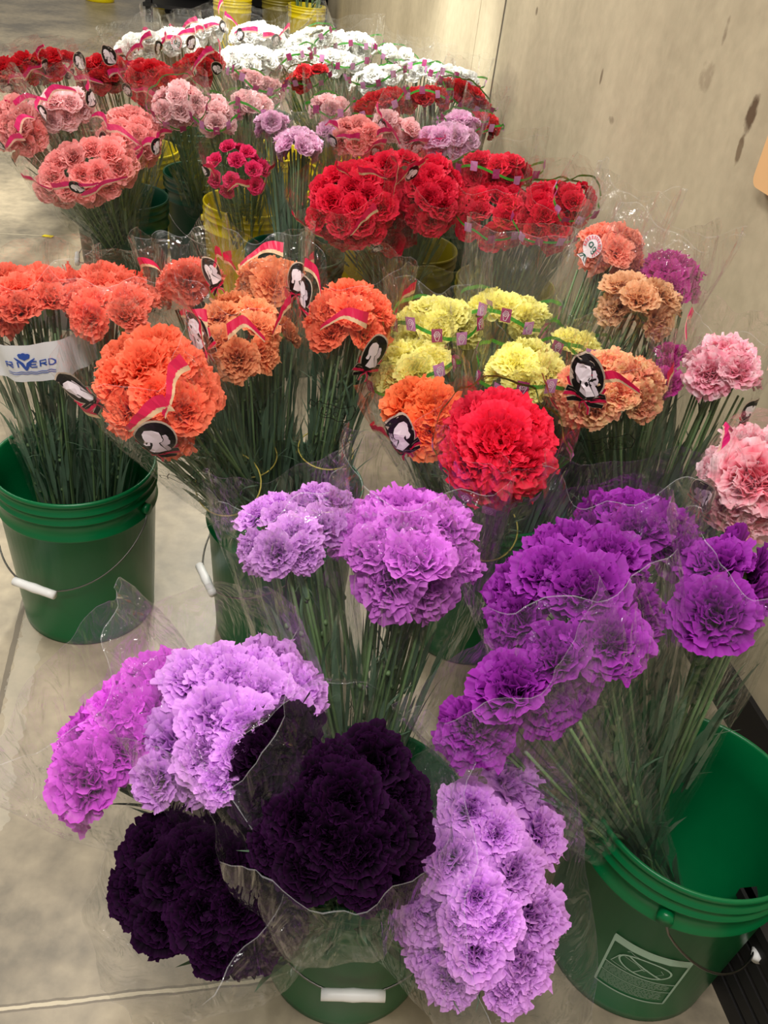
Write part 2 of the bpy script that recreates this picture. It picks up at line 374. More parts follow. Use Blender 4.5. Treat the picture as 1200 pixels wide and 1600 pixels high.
B('R', 'yellow bucket in shade under the red bunches in the middle', -.03, 2.78, YELLOW_SHADED)
B('W', 'yellow bucket under the red bunches next to the wall', .27, 2.58, YELLOW_SHADED)
B('P', 'yellow bucket glimpsed left of the red bunches, below the pale pink ones', -.28, 3.16, YELLOW)
B('Q', 'dark green bucket by the wall behind the red bunches', .06, 3.18, DGREEN)
B('U', 'dark green bucket under the white bunches at the far left of the display', -1.02, 3.86, DGREEN)
B('V', 'green bucket under the dark red bunches at the left edge', -1.42, 3.72, DGREEN)
B('S', 'yellow bucket under the white bunches in the middle of the far row', -.66, 3.66, YELLOW)
B('X', 'yellow bucket under the dark red bunches of the far row', -.38, 3.80, YELLOW)
B('Z', 'green bucket against the wall at the far end of the display', -.08, 3.72, DGREEN)
B('H', 'green bucket behind the far white bunches, left one', -.80, 4.22, DGREEN)
B('I', 'green bucket behind the far white bunches, next to the wall', -.32, 4.30, DGREEN)
for lb, x, y, mt, b_ in (
  ('yellow bucket farthest left on the floor in the background', -3.33, 9.36, YELLOW, None),
  ('yellow bucket second from the left in the background', -2.72, 9.48, YELLOW, None),
  ('large yellow bucket in the middle of the background', -1.72, 7.81, YELLOW, None),
  ('olive yellow bucket in shade in the background between two bright ones', -1.42, 8.25, YELLOW_SHADED, None),
  ('yellow bucket with green stems in the background beside the wall end', -1.155, 7.98, YELLOW, 200)):
    bucket('', lb, x, y, mt, bail=b_, group='buckets standing in the background')
# low black rack added to make the dark gaps behind the background buckets
rk = thing('dark_gap_rack', 'low black rack added for the dark gaps behind the background buckets', 'rack', (-1.7, 8.6, 0))
for i in range(4):
    q = MB(); q.box((-.95+i*.62, -.03, 0), (-.90+i*.62, .02, .9)); q.build('post', BLACKP, rk, False)
    q = MB(); q.box((-.95+i*.62, .57, 0), (-.90+i*.62, .62, .9)); q.build('post', BLACKP, rk, False)
for z in (.12, .5, .87):
    q = MB(); q.box((-.97, -.04, z), (1.0, .63, z+.03)); q.build('shelf', BLACKP, rk, False)
q = MB(); q.box((-.97, .62, .0), (1.0, .64, .9)); q.build('back_panel', BLACKP, rk, False)

# ---- pale printed warning panel on the front right bucket
def cyl_decal(az0, z0, pts, R0, closed=True, tilt=0):
    out = []
    for (p, q_) in pts:
        z = z0+q_; R = body_r(z)+.0008+R0; out.append(cyl_pt(R, az0+p/.14, z))
    return out
def strip2d(mb, pts, wd, fn, mi=0, closed=False, off=0):
    """flat printed line of width wd along 2D pts, mapped with fn(p, q, off)"""
    P = [Vector(p) for p in pts]; n = len(P)
    if closed: P.append(P[0]); n += 1
    # resample
    Q = []
    for i in range(n-1):
        k = max(1, int((P[i+1]-P[i]).length/.006))
        for j in range(k): Q.append(P[i].lerp(P[i+1], j/k))
    Q.append(P[-1]); n = len(Q); vs = []
    for i in range(n):
        if closed and i in (0, n-1): t_ = Q[1]-Q[n-2]
        else: t_ = Q[min(i+1, n-1)]-Q[max(i-1, 0)]
        if t_.length < 1e-9: t_ = Vector((1, 0))
        t_.normalize(); nn = Vector((-t_.y, t_.x)); ww = wd(i/(n-1)) if callable(wd) else wd
        a, b_ = Q[i]+nn*ww/2, Q[i]-nn*ww/2
        vs += [fn(a.x, a.y, off), fn(b_.x, b_.y, off)]
    mb.add(vs, [(2*i, 2*i+1, 2*i+3, 2*i+2) for i in range(n-1)], mi)
def poly2d(mb, pts, fn, mi=0, off=0, cuts=2):
    bm = bmesh.new(); vv = [bm.verts.new((p[0], p[1], 0)) for p in pts]; bm.faces.new(vv)
    bmesh.ops.triangulate(bm, faces=bm.faces[:])
    for _ in range(cuts):
        es = [e for e in bm.edges if e.calc_length() > .012]
        if es: bmesh.ops.subdivide_edges(bm, edges=es, cuts=1)
        bmesh.ops.triangulate(bm, faces=bm.faces[:])
    bm.verts.index_update()
    mb.add([fn(v.co.x, v.co.y, off) for v in bm.verts], [tuple(v.index for v in f.verts) for f in bm.faces], mi); bm.free()
azp = math.radians(-104.6)
def bfn(p, q_, off=0):
    z = .135+q_; return cyl_pt(body_r(z)+.0008+off, azp+p/.14, z)
q = MB(); hw, hh = .052, .066
strip2d(q, [(-hw, -hh), (hw, -hh), (hw, hh), (-hw, hh)], .0035, bfn, closed=True)
strip2d(q, [(-hw, -.006), (hw, -.006)], .002, bfn); strip2d(q, [(-hw, -.030), (hw, -.030)], .0015, bfn)
poly2d(q, [(-hw, .050), (hw, .050), (hw, .064), (-hw, .064)], bfn)
ell = [(.036*math.cos(a), .022+.021*math.sin(a)) for a in [2*PI*i/28 for i in range(28)]]
strip2d(q, ell, .0028, bfn, closed=True)
strip2d(q, [(-.026, .037), (.026, .007)], .0028, bfn); strip2d(q, [(0, .022), (-.012, .002)], .0015, bfn)
strip2d(q, [(-.036, .028), (-.044, .002), (-.02, .0)], .0012, bfn); strip2d(q, [(-.03, .03), (-.012, .026), (0, .016), (.004, .022)], .0010, bfn)
strip2d(q, [(-.03, .044), (-.026, .048), (-.020, .044), (-.012, .043)], .0010, bfn)
strip2d(q, [(.02, .03), (.026, .022), (.018, .014), (.02, .008)], .0008, bfn)
rr = random.Random(5)
for rows, z0 in ((6, -.010), (8, -.034)):
    for i in range(rows):
        x = -hw+.004; zz = z0-i*.0031
        while x < hw-.012-(.012 if i == rows-1 else 0):
            l_ = rr.uniform(.003, .008); strip2d(q, [(x, zz), (x+l_, zz)], .0009, bfn); x += l_+.0016
o = q.build('printed_panel', PRINT, bB, False); o['label'] = 'pale green printed warning panel with an oval pictogram'

# ------------------------------------------------------------------ carnation: frilled petals in rings
def carnation_mesh(seed, open_=1.0, fine=True):
    R = random.Random(seed); vs = []; fs = []; uvs = []
    NU, NV = (17, 7) if fine else (9, 5)
    #       count, len,  tilt at root, tilt at tip (from vertical, deg), root radius
    rings = [(6, .038, 30, 104, .006), (7, .036, 24, 84, .006), (7, .0335, 16, 64, .005), (7, .031, 9, 46, .0045), (6, .0285, 2, 28, .003), (5, .026, -4, 10, .002)]
    for ri, (cnt, ln, a0, a1, r0) in enumerate(rings):
        ph0 = R.uniform(0, 6.28)
        for k in range(cnt):
            az = ph0+2*PI*k/cnt+R.uniform(-.16, .16)
            L_ = ln*R.uniform(.88, 1.08); t0 = math.radians(a0); t1 = math.radians(a1*open_+R.uniform(-9, 9))
            wid = L_*R.uniform(.95, 1.2)*(1.0 if ri < 4 else .85)
            A = (.0024+.0009*ri)*R.uniform(.8, 1.3); kk = R.uniform(1.3, 2.4); p1 = R.uniform(0, 6.28); p2 = R.uniform(0, 6.28)
            er, ez, ea = Vector((math.cos(az), math.sin(az), 0)), Vector((0, 0, 1)), Vector((-math.sin(az), math.cos(az), 0))
            b = len(vs); twist = R.uniform(-.35, .35); so = Vector((R.uniform(0, 90),)*3)
            for j in range(NV):
                v = j/(NV-1); cr, cz = r0, 0; steps = 8; vv = v
                for s_ in range(steps):
                    tt = t0+(t1-t0)*((s_+.5)/steps*vv)**.9; cr += L_*vv/steps*math.sin(tt); cz += L_*vv/steps*math.cos(tt)
                tt = t0+(t1-t0)*v**.9; nrm = er*(-math.cos(tt))+ez*math.sin(tt); fwd = er*math.sin(tt)+ez*math.cos(tt)
                for i in range(NU):
                    u = -1+2*i/(NU-1); wv = .0018+wid*.5*1.15*v**.75
                    rnd = -.16*L_*(u*u*u*u*.6+u*u*.4)*v
                    ser = (.0010 if i % 2 else -.0003)*(1 if j == NV-1 else 0)*R.uniform(.4, 1.4)
                    ruf = A*v**1.5*(math.sin(kk*u*PI+p1)+.55*math.sin(2.3*kk*u*PI+p2+2*v))
                    P = er*cr+ez*cz+ea*(wv*u*math.cos(.5*u*twist))+fwd*(rnd+ser)+nrm*(ruf+wv*u*twist*.5+.10*wv*u*u)
                    nz_ = noise.noise_vector(P*70+so)*(.0030*v)
                    vs.append(tuple(P+nz_)); uvs.append(((i/(NU-1)+k*.37) , v))
            for j in range(NV-1):
                for i in range(NU-1):
                    fs.append((b+j*NU+i, b+j*NU+i+1, b+(j+1)*NU+i+1, b+(j+1)*NU+i))
    me = bpy.data.meshes.new('carnation'); me.from_pydata(vs, [], fs)
    ul = me.uv_layers.new(name='UVMap'); li = [0]*len(me.loops); me.loops.foreach_get('vertex_index', li)
    flat = []
    for vi in li: flat += [uvs[vi][0], uvs[vi][1]]
    ul.data.foreach_set('uv', flat)
    me.polygons.foreach_set('use_smooth', [True]*len(fs)); me.update(); return me
BASE = [carnation_mesh(11), carnation_mesh(23, .92), carnation_mesh(37, 1.05), carnation_mesh(51, .86)]
BASELO = [carnation_mesh(61, .98, False), carnation_mesh(77, .85, False)]
CDIAM = .0665
CM = {}
def cmesh(col, i, fine):
    k = (col, i, fine)
    if k not in CM:
        me = (BASE if fine else BASELO)[i].copy(); me.materials.append(PM[col]); CM[k] = me
    return CM[k]
q = MB(); q.tube([(0, 0, .004), (0, 0, -.004), (0, 0, -.014), (0, 0, -.024), (0, 0, -.028)], [.0088, .0082, .0068, .0055, .0026], 10)
for k in range(5):
    a = 2*PI*k/5; d = Vector((math.cos(a), math.sin(a), 0)); e_ = Vector((-d.y, d.x, 0))
    q.add([d*.0082+e_*.004+Vector((0, 0, .003)), d*.0082-e_*.004+Vector((0, 0, .003)), d*.0125+Vector((0, 0, .011))], [(0, 1, 2)])
CALYX = q.mesh('calyx', CAL)
def stem_mesh(seed, dense=False):
    R = random.Random(seed); q = MB(); n = 9; pts = []; rad = []
    for i in range(n):
        t_ = i/(n-1); pts.append((.006*math.sin(3*t_+seed)*math.sin(PI*t_), .006*math.cos(2.2*t_+seed)*math.sin(PI*t_), -t_))
        rad.append(.0019+.0006*(i % 2))
    q.tube(pts, rad, 6)
    for k in range(7 if dense else 4):
        z = -R.uniform(.08, .7); q.tube([(0, 0, z+.006), (0, 0, z), (0, 0, z-.006)], [.0022, .0038, .0022], 6)
        for s_ in (0, PI):
            a = R.uniform(0, 6.28)+s_; d = Vector((math.cos(a), math.sin(a), 0)); e_ = Vector((-d.y, d.x, 0)); ln = R.uniform(.07, .17); cu = R.uniform(.08, .5)
            vs = []; m_ = 7
            for i in range(m_):
                f = i/(m_-1); wd = .0032*(1-f)**.6*(.4+.6*min(1, f*6)); c = Vector((0, 0, z))+d*(.003+ln*cu*f*f)+Vector((0, 0, 1))*(ln*(f-.35*cu*f*f))
                vs += [c+e_*wd, c-e_*wd]
            q.add(vs, [(2*i, 2*i+1, 2*i+3, 2*i+2) for i in range(m_-1)], 1)
    return q.mesh('stem', [STEM, LEAF])
STEMS = [stem_mesh(s) for s in (1, 2, 3)]; STEMSD = [stem_mesh(s, True) for s in (4, 5, 6)]
# ------------------------------------------------------------------ prints on the sleeves
def cam_shape(pts): return [((x-380)/175., -(y-340)/205.) for x, y in pts]
BACKFIG = cam_shape([(265, 270), (290, 225), (350, 213), (408, 235), (425, 270), (430, 300), (440, 322), (430, 355), (400, 370), (410, 400), (450, 460), (475, 500), (400, 510), (320, 490), (335, 440), (345, 400), (345, 370), (325, 360), (325, 405), (295, 410), (272, 395), (285, 350), (270, 310)])
FRONTFIG = cam_shape([(434, 268), (465, 262), (485, 290), (490, 320), (503, 340), (500, 380), (472, 400), (502, 440), (515, 485), (482, 505), (445, 440), (412, 375), (438, 352), (447, 322)])
def cameo(fn, sx, rot=0, flip=1, bow=True, ring=True):
    """oval with two white heads in profile and a bow below; fn maps metres on the film to space"""
    q = MB(); sy = sx*1.26; cr, sr = math.cos(rot), math.sin(rot)
    def g(p, q_, off=0): return fn(flip*p*cr-q_*sr, flip*p*sr+q_*cr, off)
    ov = lambda k: [(sx*k*math.cos(a), sy*k*math.sin(a)) for a in [2*PI*i/26 for i in range(26)]]
    if ring: poly2d(q, ov(1.09), g, 2, .0004)
    poly2d(q, ov(1.0), g, 0, .0009)
    poly2d(q, [(x*sx, y*sy) for x, y in BACKFIG], g, 1, .0015, 1); poly2d(q, [(x*sx, y*sy) for x, y in FRONTFIG], g, 3, .0015, 1)
    if bow:
        by = -sy*1.06
        for s_ in (-1, 1):
            for (ex, ey, mi, th) in ((1.1, .42, 0, .16), (1.2, .12, 4, .15), (1.0, -.28, 0, .14)):
                pts = [(0, by), (s_*sx*ex*.5, by+sy*ey*.75), (s_*sx*ex, by+sy*ey*.9), (s_*sx*ex*1.05, by+sy*ey*.6), (s_*sx*ex*.55, by+sy*ey*.35)]
                strip2d(q, pts, sx*th*1.5, g, 2, off=.0006, closed=True); strip2d(q, pts, sx*th, g, mi, off=.0011, closed=True)
            pts = [(0, by), (s_*sx*.28, by-sy*.3), (s_*sx*.30, by-sy*.62)]
            strip2d(q, pts, sx*.17, g, 2, off=.0006); strip2d(q, pts, sx*.1, g, 4, off=.0011)
        arc = [(sx*1.16*math.cos(a), sy*1.16*math.sin(a)) for a in [math.radians(190+17*i) for i in range(10)]]
        strip2d(q, arc, sx*.14, g, 4, off=.0003)
    return q
CAM_MATS = [INK, WHITEINK, RING, PALEINK, RED_INK]
def rose_tag(q, fn, w_=.020, h_=.026, fine=True):
    poly2d(q, [(-w_/2, -h_/2), (w_/2, -h_/2), (w_/2, h_/2), (-w_/2, h_/2)], fn, 0, .001)
    if fine:
        sp = [(w_*.30*(1-i/14)*math.cos(i*.95), h_*.08+h_*.28*(1-i/14)*math.sin(i*.95)) for i in range(14)]
        strip2d(q, sp, .0011, fn, 1, off=.0016)
        strip2d(q, [(-w_*.3, h_*.1), (-w_*.12, -h_*.38), (w_*.1, -h_*.40), (w_*.32, h_*.12)], .0011, fn, 1, off=.0016)
# ------------------------------------------------------------------ a sleeved bouquet
BN = [0]
def bouquet(label, col, px, py, hx, hy, d, bk, style='plain', z=None, D=.074, k3=.55, fine=True, over=.06, blooms=None, film=None,
            group=None, sp=.64, milk=False, lift=0, nmax=60, cams=(), arcs=None, cut=1.0, mixc=None, basexy=None, tags=None, face=.45, wide=1.0, lo=-.45, dense=False, leafy=0):
    BN[0] += 1; R = random.Random(BN[0]*7+3)
    Hc = at(px, py, d) if z is None else at_z(px, py, z)
    d = (Hc-CAM).dot(FW); WN = Vector((math.cos(WANG), math.sin(WANG), 0)); vr = (Hc-CAM).normalized()
    for _ in range(60):
        if (Hc-Vector((.586, 1.995, 0))).dot(WN) > -(max(hx, hy)*(1.1 if fine else 1.3)*d/F_PX+.03): Hc = Hc-vr*.01; d = (Hc-CAM).dot(FW)
    b0 = BK[bk]; hd = Vector((Hc.x-b0.x, Hc.y-b0.y, 0)); dist = hd.length; hd = hd.normalized() if dist > 1e-4 else Vector((1, 0, 0))
    f = .37/max(Hc.z, .40)
    # the stems lean on the rim: foot on the far side of the bucket
    off = max(-.095, min(.04, (.115-dist*f)/(1-f) if f < .98 else -.09))
    off = min(off, dist*.5)
    foot = Vector((b0.x, b0.y, .022))+hd*off
    foot += Vector((-hd.y, hd.x, 0))*R.uniform(-.02, .02)
    if basexy: foot = Vector((basexy[0], basexy[1], .022))
    ax = Hc-foot; Lh = ax.length; ax.normalize()
    hx *= 1.08 if fine else 1.22; hy *= 1.08 if fine else 1.2
    toc = (CAM-Hc).normalized()
    e1 = ax.cross(toc).normalized(); e2 = ax.cross(e1).normalized()
    k = d/F_PX; mean = (hx+hy)/2*k; r3 = mean*k3
    # the head's two widths across its axis, from how wide and how high it shows
    A_, B_, C_, D_ = e1.dot(RT)**2, e2.dot(RT)**2, e1.dot(UP)**2, e2.dot(UP)**2
    X_, Y_ = (hx*k)**2-(r3*ax.dot(RT))**2, (hy*k)**2-(r3*ax.dot(UP))**2
    det = A_*D_-B_*C_
    q1, q2 = ((X_*D_-B_*Y_)/det, (A_*Y_-C_*X_)/det) if abs(det) > .02 else (mean**2, mean**2)
    r1 = max(.62*mean, min(1.7*mean, math.sqrt(max(q1, 0)))); r2 = max(.62*mean, min(1.7*mean, math.sqrt(max(q2, 0))))
    root = thing('carnation_bouquet', label, 'bouquet', foot, group)
    a1, a2, a3 = max(.012, r1-.36*D), max(.012, r2-.36*D), max(.01, r3-.16*D)
    cen = Hc-ax*(a3*.15)
    pts = []
    if blooms:
        for (bx, by, bd) in blooms:
            rr_ = ray(bx, by).normalized(); o_ = CAM-cen
            A = [(rr_.dot(e1)/a1, rr_.dot(e2)/a2, rr_.dot(ax)/a3)][0]; Bv = (o_.dot(e1)/a1, o_.dot(e2)/a2, o_.dot(ax)/a3)
            A = Vector(A); Bv = Vector(Bv); aa = A.dot(A); bb = 2*A.dot(Bv); cc = Bv.dot(Bv)-1; disc = bb*bb-4*aa*cc
            t_ = (-bb-math.sqrt(disc))/(2*aa) if disc > 0 else -bb/(2*aa)
            P = CAM+rr_*t_; loc = Vector(((P-cen).dot(e1)/a1, (P-cen).dot(e2)/a2, (P-cen).dot(ax)/a3)).normalized()
            real = bd*(.99 if 1000 < by < 1240 and bx < 480 else .88)*((P-CAM).dot(FW))/F_PX
            pts.append((P, loc, real))
    else:
        cand = []
        for i in range(900):
            zz = 1-(1-lo)*R.random(); a = R.uniform(0, 2*PI); s_ = math.sqrt(1-zz*zz)
            loc = Vector((s_*math.cos(a), s_*math.sin(a), zz)); cand.append((cen+e1*(a1*loc.x)+e2*(a2*loc.y)+ax*(a3*loc.z), loc))
        # nearest to the camera first, so the side on show is packed evenly
        for P, loc in cand:
            if len(pts) >= nmax: break
            if all((P-p[0]).length > D*sp for p in pts): pts.append((P, loc, D*R.uniform(.9, 1.1)))
    stems = MB() if not fine else None
    for i, (P, loc, real) in enumerate(pts):
        en = (e1*(loc.x/a1)+e2*(loc.y/a2)+ax*(loc.z/a3)).normalized()
        n = (en*.75+ax*.45+toc*(face if blooms else face*.3)).normalized()
        s_ = real/CDIAM; org = P-n*(.018*s_)
        rot = n.to_track_quat('Z', 'Y').to_matrix().to_4x4()@Matrix.Rotation(R.uniform(0, 6.28), 4, 'Z')
        M = Matrix.Translation(org-foot)@rot@Matrix.Diagonal((s_, s_, s_*R.uniform(.85, 1.05), 1))
        cc_ = col if not (mixc and R.random() < .35) else mixc
        me = cmesh(cc_, R.randrange(4 if fine else 2), fine)
        c = link(bpy.data.objects.new('carnation', me), root); c.matrix_basis = M
        tip = org-n*.022*s_; fe = foot+(e1*R.uniform(-1, 1)+e2*R.uniform(-1, 1))*.022
        fe.z = max(.014, foot.z)
        if fine:
            cx_ = link(bpy.data.objects.new('calyx', CALYX), c)
            vec = tip-fe; Ls = vec.length
            Mw = Matrix.Translation(tip-foot)@vec.to_track_quat('Z', 'Y').to_matrix().to_4x4()@Matrix.Rotation(R.uniform(0, 6.28), 4, 'Z')@Matrix.Diagonal((1, 1, Ls, 1))
            st = link(bpy.data.objects.new('stem', R.choice(STEMSD if dense else STEMS)), c); st.matrix_basis = M.inverted()@Mw
            # leaves are scaled with the stem's length: short stems keep their width
        else:
            a_, b_ = tip-foot, fe-foot; mid = a_.lerp(b_, .5)
            stems.tube([a_, mid, b_], .0028, 5)
            for j in range(4):
                t_ = R.uniform(.15, .75); c0 = a_.lerp(b_, t_); dd = Vector((R.uniform(-1, 1), R.uniform(-1, 1), 1.6)).normalized(); sd = dd.orthogonal().normalized()*.0035
                stems.add([c0+sd, c0-sd, c0+dd*R.uniform(.05, .1)], [(0, 1, 2)], 1)
    if not fine: so = stems.build('stems', [STEM, LEAF], root); 
    # ---- narrow leaves and side stems packed between the flower stems
    q = MB(); nb = leafy if leafy else (170 if dense else 95 if fine else 75)
    for i in range(nb):
        a = R.uniform(0, 6.28); rr_ = R.random()**.5; h0 = R.uniform(.05, .72); ln = R.uniform(.08, .20)*(1.0 if fine else 1.1)
        def at_(f, k_=1.0): return (e1*(math.cos(a)*(.016+(r1*.72)*f*k_))+e2*(math.sin(a)*(.016+(r2*.72)*f*k_)))*rr_+ax*(Lh*f)
        c0 = at_(h0); c1 = at_(min(.97, h0+ln/Lh*.6), 1.05); tw = R.uniform(-.3, .3); out = (e1*math.cos(a+tw)+e2*math.sin(a+tw))*(ln*R.uniform(.01, .13))
        c2 = c1+(c1-c0)*.5+out; sd = (c1-c0).cross(out+Vector((.001, .002, .003))).normalized(); sd = (sd*math.cos(tw*5)+(c1-c0).normalized().cross(sd)*math.sin(tw*5))
        vs = []
        for j in range(6):
            f = j/5; p_ = c0.lerp(c1, f).lerp(c1.lerp(c2, f), f); wd = .0042*(.35+.65*min(1, f*5))*(1-f**3)
            vs += [p_+sd*wd, p_-sd*wd]
        q.add(vs, [(2*j, 2*j+1, 2*j+3, 2*j+2) for j in range(5)], 1)
    for i in range(10 if fine else 6):
        a = R.uniform(0, 6.28); rr_ = .9*R.random()**.5
        pp = [(e1*(math.cos(a)*(.016+r1*.6*f))+e2*(math.sin(a)*(.016+r2*.6*f)))*rr_+ax*(Lh*f*.93) for f in (0, .35, .7, 1)]
        q.tube(pp, .002, 5)
    fo = q.build('foliage', [STEM, LEAF], root); fo['kind'] = 'stuff'
    # ---- sleeve
    Ra, Rb = (r1+.012)*wide, (r2+.010); Lt = Lh+a3+over; t0 = .07; ph = [R.uniform(0, 6.28) for _ in range(6)]
    amp = .0065 if r1 > .06 else .004
    def S(az, t_):
        f = max(0., min(1.25, (t_-t0)/(Lh-t0)))
        up = max(0., (t_-Lh)/max(.01, Lt-Lh))
        g = .030*(1-min(1, f))+min(1, f)**.85
        ra = .030*(1-min(1., f))+Ra*(min(1., f)**1.05)*(1+.05*up); rb = .026*(1-min(1., f))+Rb*(min(1., f)**1.05)*(1-.30*up*up)
        n_ = 2-.06*up
        ca, sa = math.cos(az), math.sin(az)
        x = math.copysign(abs(ca)**(2/n_), ca); y = math.copysign(abs(sa)**(2/n_), sa)
        w_ = amp*min(1, f+.15)*(math.sin(4*az+ph[0]+7*f)*.6+math.sin(9*az+ph[1]-5*f)*.4+.5*math.sin(15*az+ph[2]+9*f)*(1-.5*f)+.5*math.sin(3*az+ph[3]+26*f)*.4)-.0055*f*abs(math.sin(5*az+ph[4]+2.5*f))-.003*up*abs(math.sin(13*az+ph[1]+9*up))
        return foot*0+e1*((ra+w_)*x)+e2*((rb+w_)*y)+ax*t_
    def hem(az): return Lt+cut*(.016*math.cos(2*az)+.010*math.sin(3*az+ph[4])+.006*math.sin(7*az+ph[5]))
    NA, NT = (72, 34) if fine else (40, 14)
    sv = MB(); sv.grid(lambda u, v: S(2*PI*u, t0+(hem(2*PI*u)-t0)*v), NA, NT, closed=True)
    sv.grid(lambda u, v: S(2*PI*u, hem(2*PI*u)+.0009*v), NA, 2, 1, True)
    sl = sv.build('sleeve', [FILM2 if milk else FILM, FILM_EDGE_LIT], root)
    if film: sl.data.materials[0] = film
    def snorm(az, t_):
        a = S(az+.02, t_)-S(az-.02, t_); b_ = S(az, t_+.004)-S(az, t_-.004); n_ = a.cross(b_)
        return n_.normalized()
    def mapper(az0, tt0):
        rad = max(.02, (S(az0+.05, tt0)-S(az0-.05, tt0)).length/.1)
        def fn(p, q_, off=0):
            a_, t_ = az0+p/rad, tt0+q_; return S(a_, t_)+snorm(a_, t_)*(.0006+off)
        return fn
    def find(tx, ty):
        best = None
        for i in range(72):
            a_ = 2*PI*i/72
            for j in range(30):
                t_ = Lh*.3+(Lt-Lh*.3)*j/29; P = foot+S(a_, t_)
                if snorm(a_, t_).dot(CAM-P) <= 0: continue
                x_, y_ = proj(P); e = (x_-tx)**2+(y_-ty)**2
                if best is None or e < best[0]: best = (e, a_, t_)
        return (best[1], best[2]) if best else (0, Lh)
    azc = math.atan2(toc.dot(e2)/Rb, toc.dot(e1)/Ra)
    for (cx_, cy_, sz, ro, fl_) in cams:
        a_, t_ = find(cx_, cy_); q = cameo(mapper(a_, t_), sz, math.radians(ro), fl_, fine)
        c = q.build('cameo_print', CAM_MATS, sl, False); c['label'] = 'black oval print with two white heads in profile'
    if style == 'cameo':
        ribs = []
        na = arcs if arcs is not None else (3 if fine else 4)
        for i in range(na):
            q = MB()
            a0_ = azc-1.2+2.4*i/max(1, na-1)+R.uniform(-.2, .2) if na > 1 else azc
            half = R.uniform(.30, .46); tb = Lt-.035-R.uniform(0, .05); hgt = R.uniform(.010, .026); sg = R.choice((-1, 1))
            for (dw, mi, sh) in ((.0135, 0, 0), (.006, 1, -.009)):
                vs = []; n_ = 15
                for j in range(n_):
                    f = j/(n_-1); a_ = a0_+half*(2*f-1); tm = tb+hgt*math.sin(PI*f*.9)*1.0+sg*.012*(2*f-1)
                    ww = dw*(.45+.85*(f if sg > 0 else 1-f)); tm2 = tm+sh*(.45+.85*(f if sg > 0 else 1-f))
                    for tt_ in (tm2+ww/2, tm2-ww/2): vs.append(S(a_, tt_)+snorm(a_, tt_)*.0012)
                q.add(vs, [(2*j, 2*j+1, 2*j+3, 2*j+2) for j in range(n_-1)], mi)
            ribs.append(q)
        pinkish = col in ('spink', 'lpink', 'bigpink', 'pinkwhite', 'white', 'lilacpink', 'dred', 'crimson')
        for q in ribs: q.build('ribbon_print', [PINK_INK, PINKC_INK] if pinkish else [RED_INK, CREAM_INK], sl, False)
        if not cams:
            for da in ((-.7, .75) if not fine else (.6,)):
                q = cameo(mapper(azc+da+R.uniform(-.25, .25), Lt-.075-R.uniform(0, .02)), .021 if fine else .019, R.uniform(-.4, .4), R.choice((-1, 1)), fine)
                q.build('cameo_print', CAM_MATS, sl, False)
    if style == 'rose':
        tb = Lh+a3*.2; q = MB(); vs = []; n_ = 73
        for j in range(n_):
            a_ = 2*PI*j/(n_-1); tm = tb+.016*math.sin(3*a_+ph[0])
            for tt_ in (tm+.0035, tm-.0035): vs.append(S(a_, tt_)+snorm(a_, tt_)*.0012)
        q.add(vs, [(2*j, 2*j+1, 2*j+3, 2*j+2) for j in range(n_-1)], 0); q.build('green_line_print', GREEN_INK, sl, False)
        for j in range(tags or 7):
            a_ = azc-1.5+3.0*j/((tags or 7)-1) if (tags or 7) > 1 else azc
            q = MB(); rose_tag(q, mapper(a_, tb+.016*math.sin(3*a_+ph[0])), .019, .024, fine)
            q.build('rose_tag_print', [PLUM_INK if j % 2 else MAUVE_INK, WHITEINK], sl, False)
    info = dict(S=S, snorm=snorm, mapper=mapper, find=find, Lh=Lh, Lt=Lt, azc=azc, foot=foot, sleeve=sl, root=root, e1=e1, e2=e2, ax=ax, Ra=Ra, Rb=Rb)
    return info
# ------------------------------------------------------------------ bouquets, nearest first
bouquet('lilac carnations in clear film leaning towards the camera at bottom centre right', 'lilac', 760, 1372, 128, 208, .98, 'C', D=.08, over=.035, milk=True,
  blooms=[(802, 1216, 112), (735, 1262, 96), (704, 1338, 118), (853, 1300, 98), (812, 1362, 102), (748, 1402, 90), (664, 1422, 96), (842, 1432, 112), (675, 1490, 98), (748, 1487, 106), (822, 1508, 104), (700, 1535, 84), (796, 1546, 84), (780, 1300, 84), (665, 1380, 70), (780, 1440, 90), (640, 1450, 60), (720, 1440, 80)])
bouquet('near-black purple carnations standing upright in front of the light purple ones', 'dark', 520, 1268, 156, 162, .86, 'C', D=.082, over=.02, wide=.98,
  blooms=[(430, 1158, 136), (402, 1232, 110), (585, 1186, 122), (538, 1250, 124), (622, 1234, 112), (470, 1282, 118), (560, 1330, 118), (635, 1298, 96), (482, 1352, 106), (628, 1368, 88), (428, 1318, 96), (570, 1384, 84), (520, 1196, 90), (500, 1220, 100), (390, 1180, 90), (600, 1300, 100), (520, 1310, 110), (650, 1260, 60)])
bouquet('near-black purple carnations drooping over the floor at lower left', 'dark', 322, 1382, 160, 148, .92, 'C', D=.08, over=.02,
  blooms=[(228, 1322, 104), (290, 1290, 104), (346, 1268, 100), (208, 1392, 100), (270, 1368, 110), (330, 1350, 110), (392, 1340, 104), (250, 1442, 104), (312, 1428, 110), (372, 1416, 110), (432, 1412, 96), (392, 1476, 100), (335, 1484, 90), (446, 1452, 84), (410, 1380, 100), (380, 1500, 60), (300, 1330, 90)])
bouquet('pale lilac carnations above the near-black ones, second bunch from the left edge', 'lilac', 364, 1128, 150, 136, .97, 'C', D=.078,
  blooms=[(298, 1056, 100), (345, 1045, 92), (428, 1030, 96), (466, 1072, 96), (405, 1080, 92), (330, 1118, 106), (255, 1170, 104), (320, 1176, 96), (382, 1130, 96), (240, 1222, 80), (292, 1222, 84), (345, 1218, 76), (372, 1176, 84), (450, 1110, 80), (365, 1060, 80), (400, 1040, 70)])
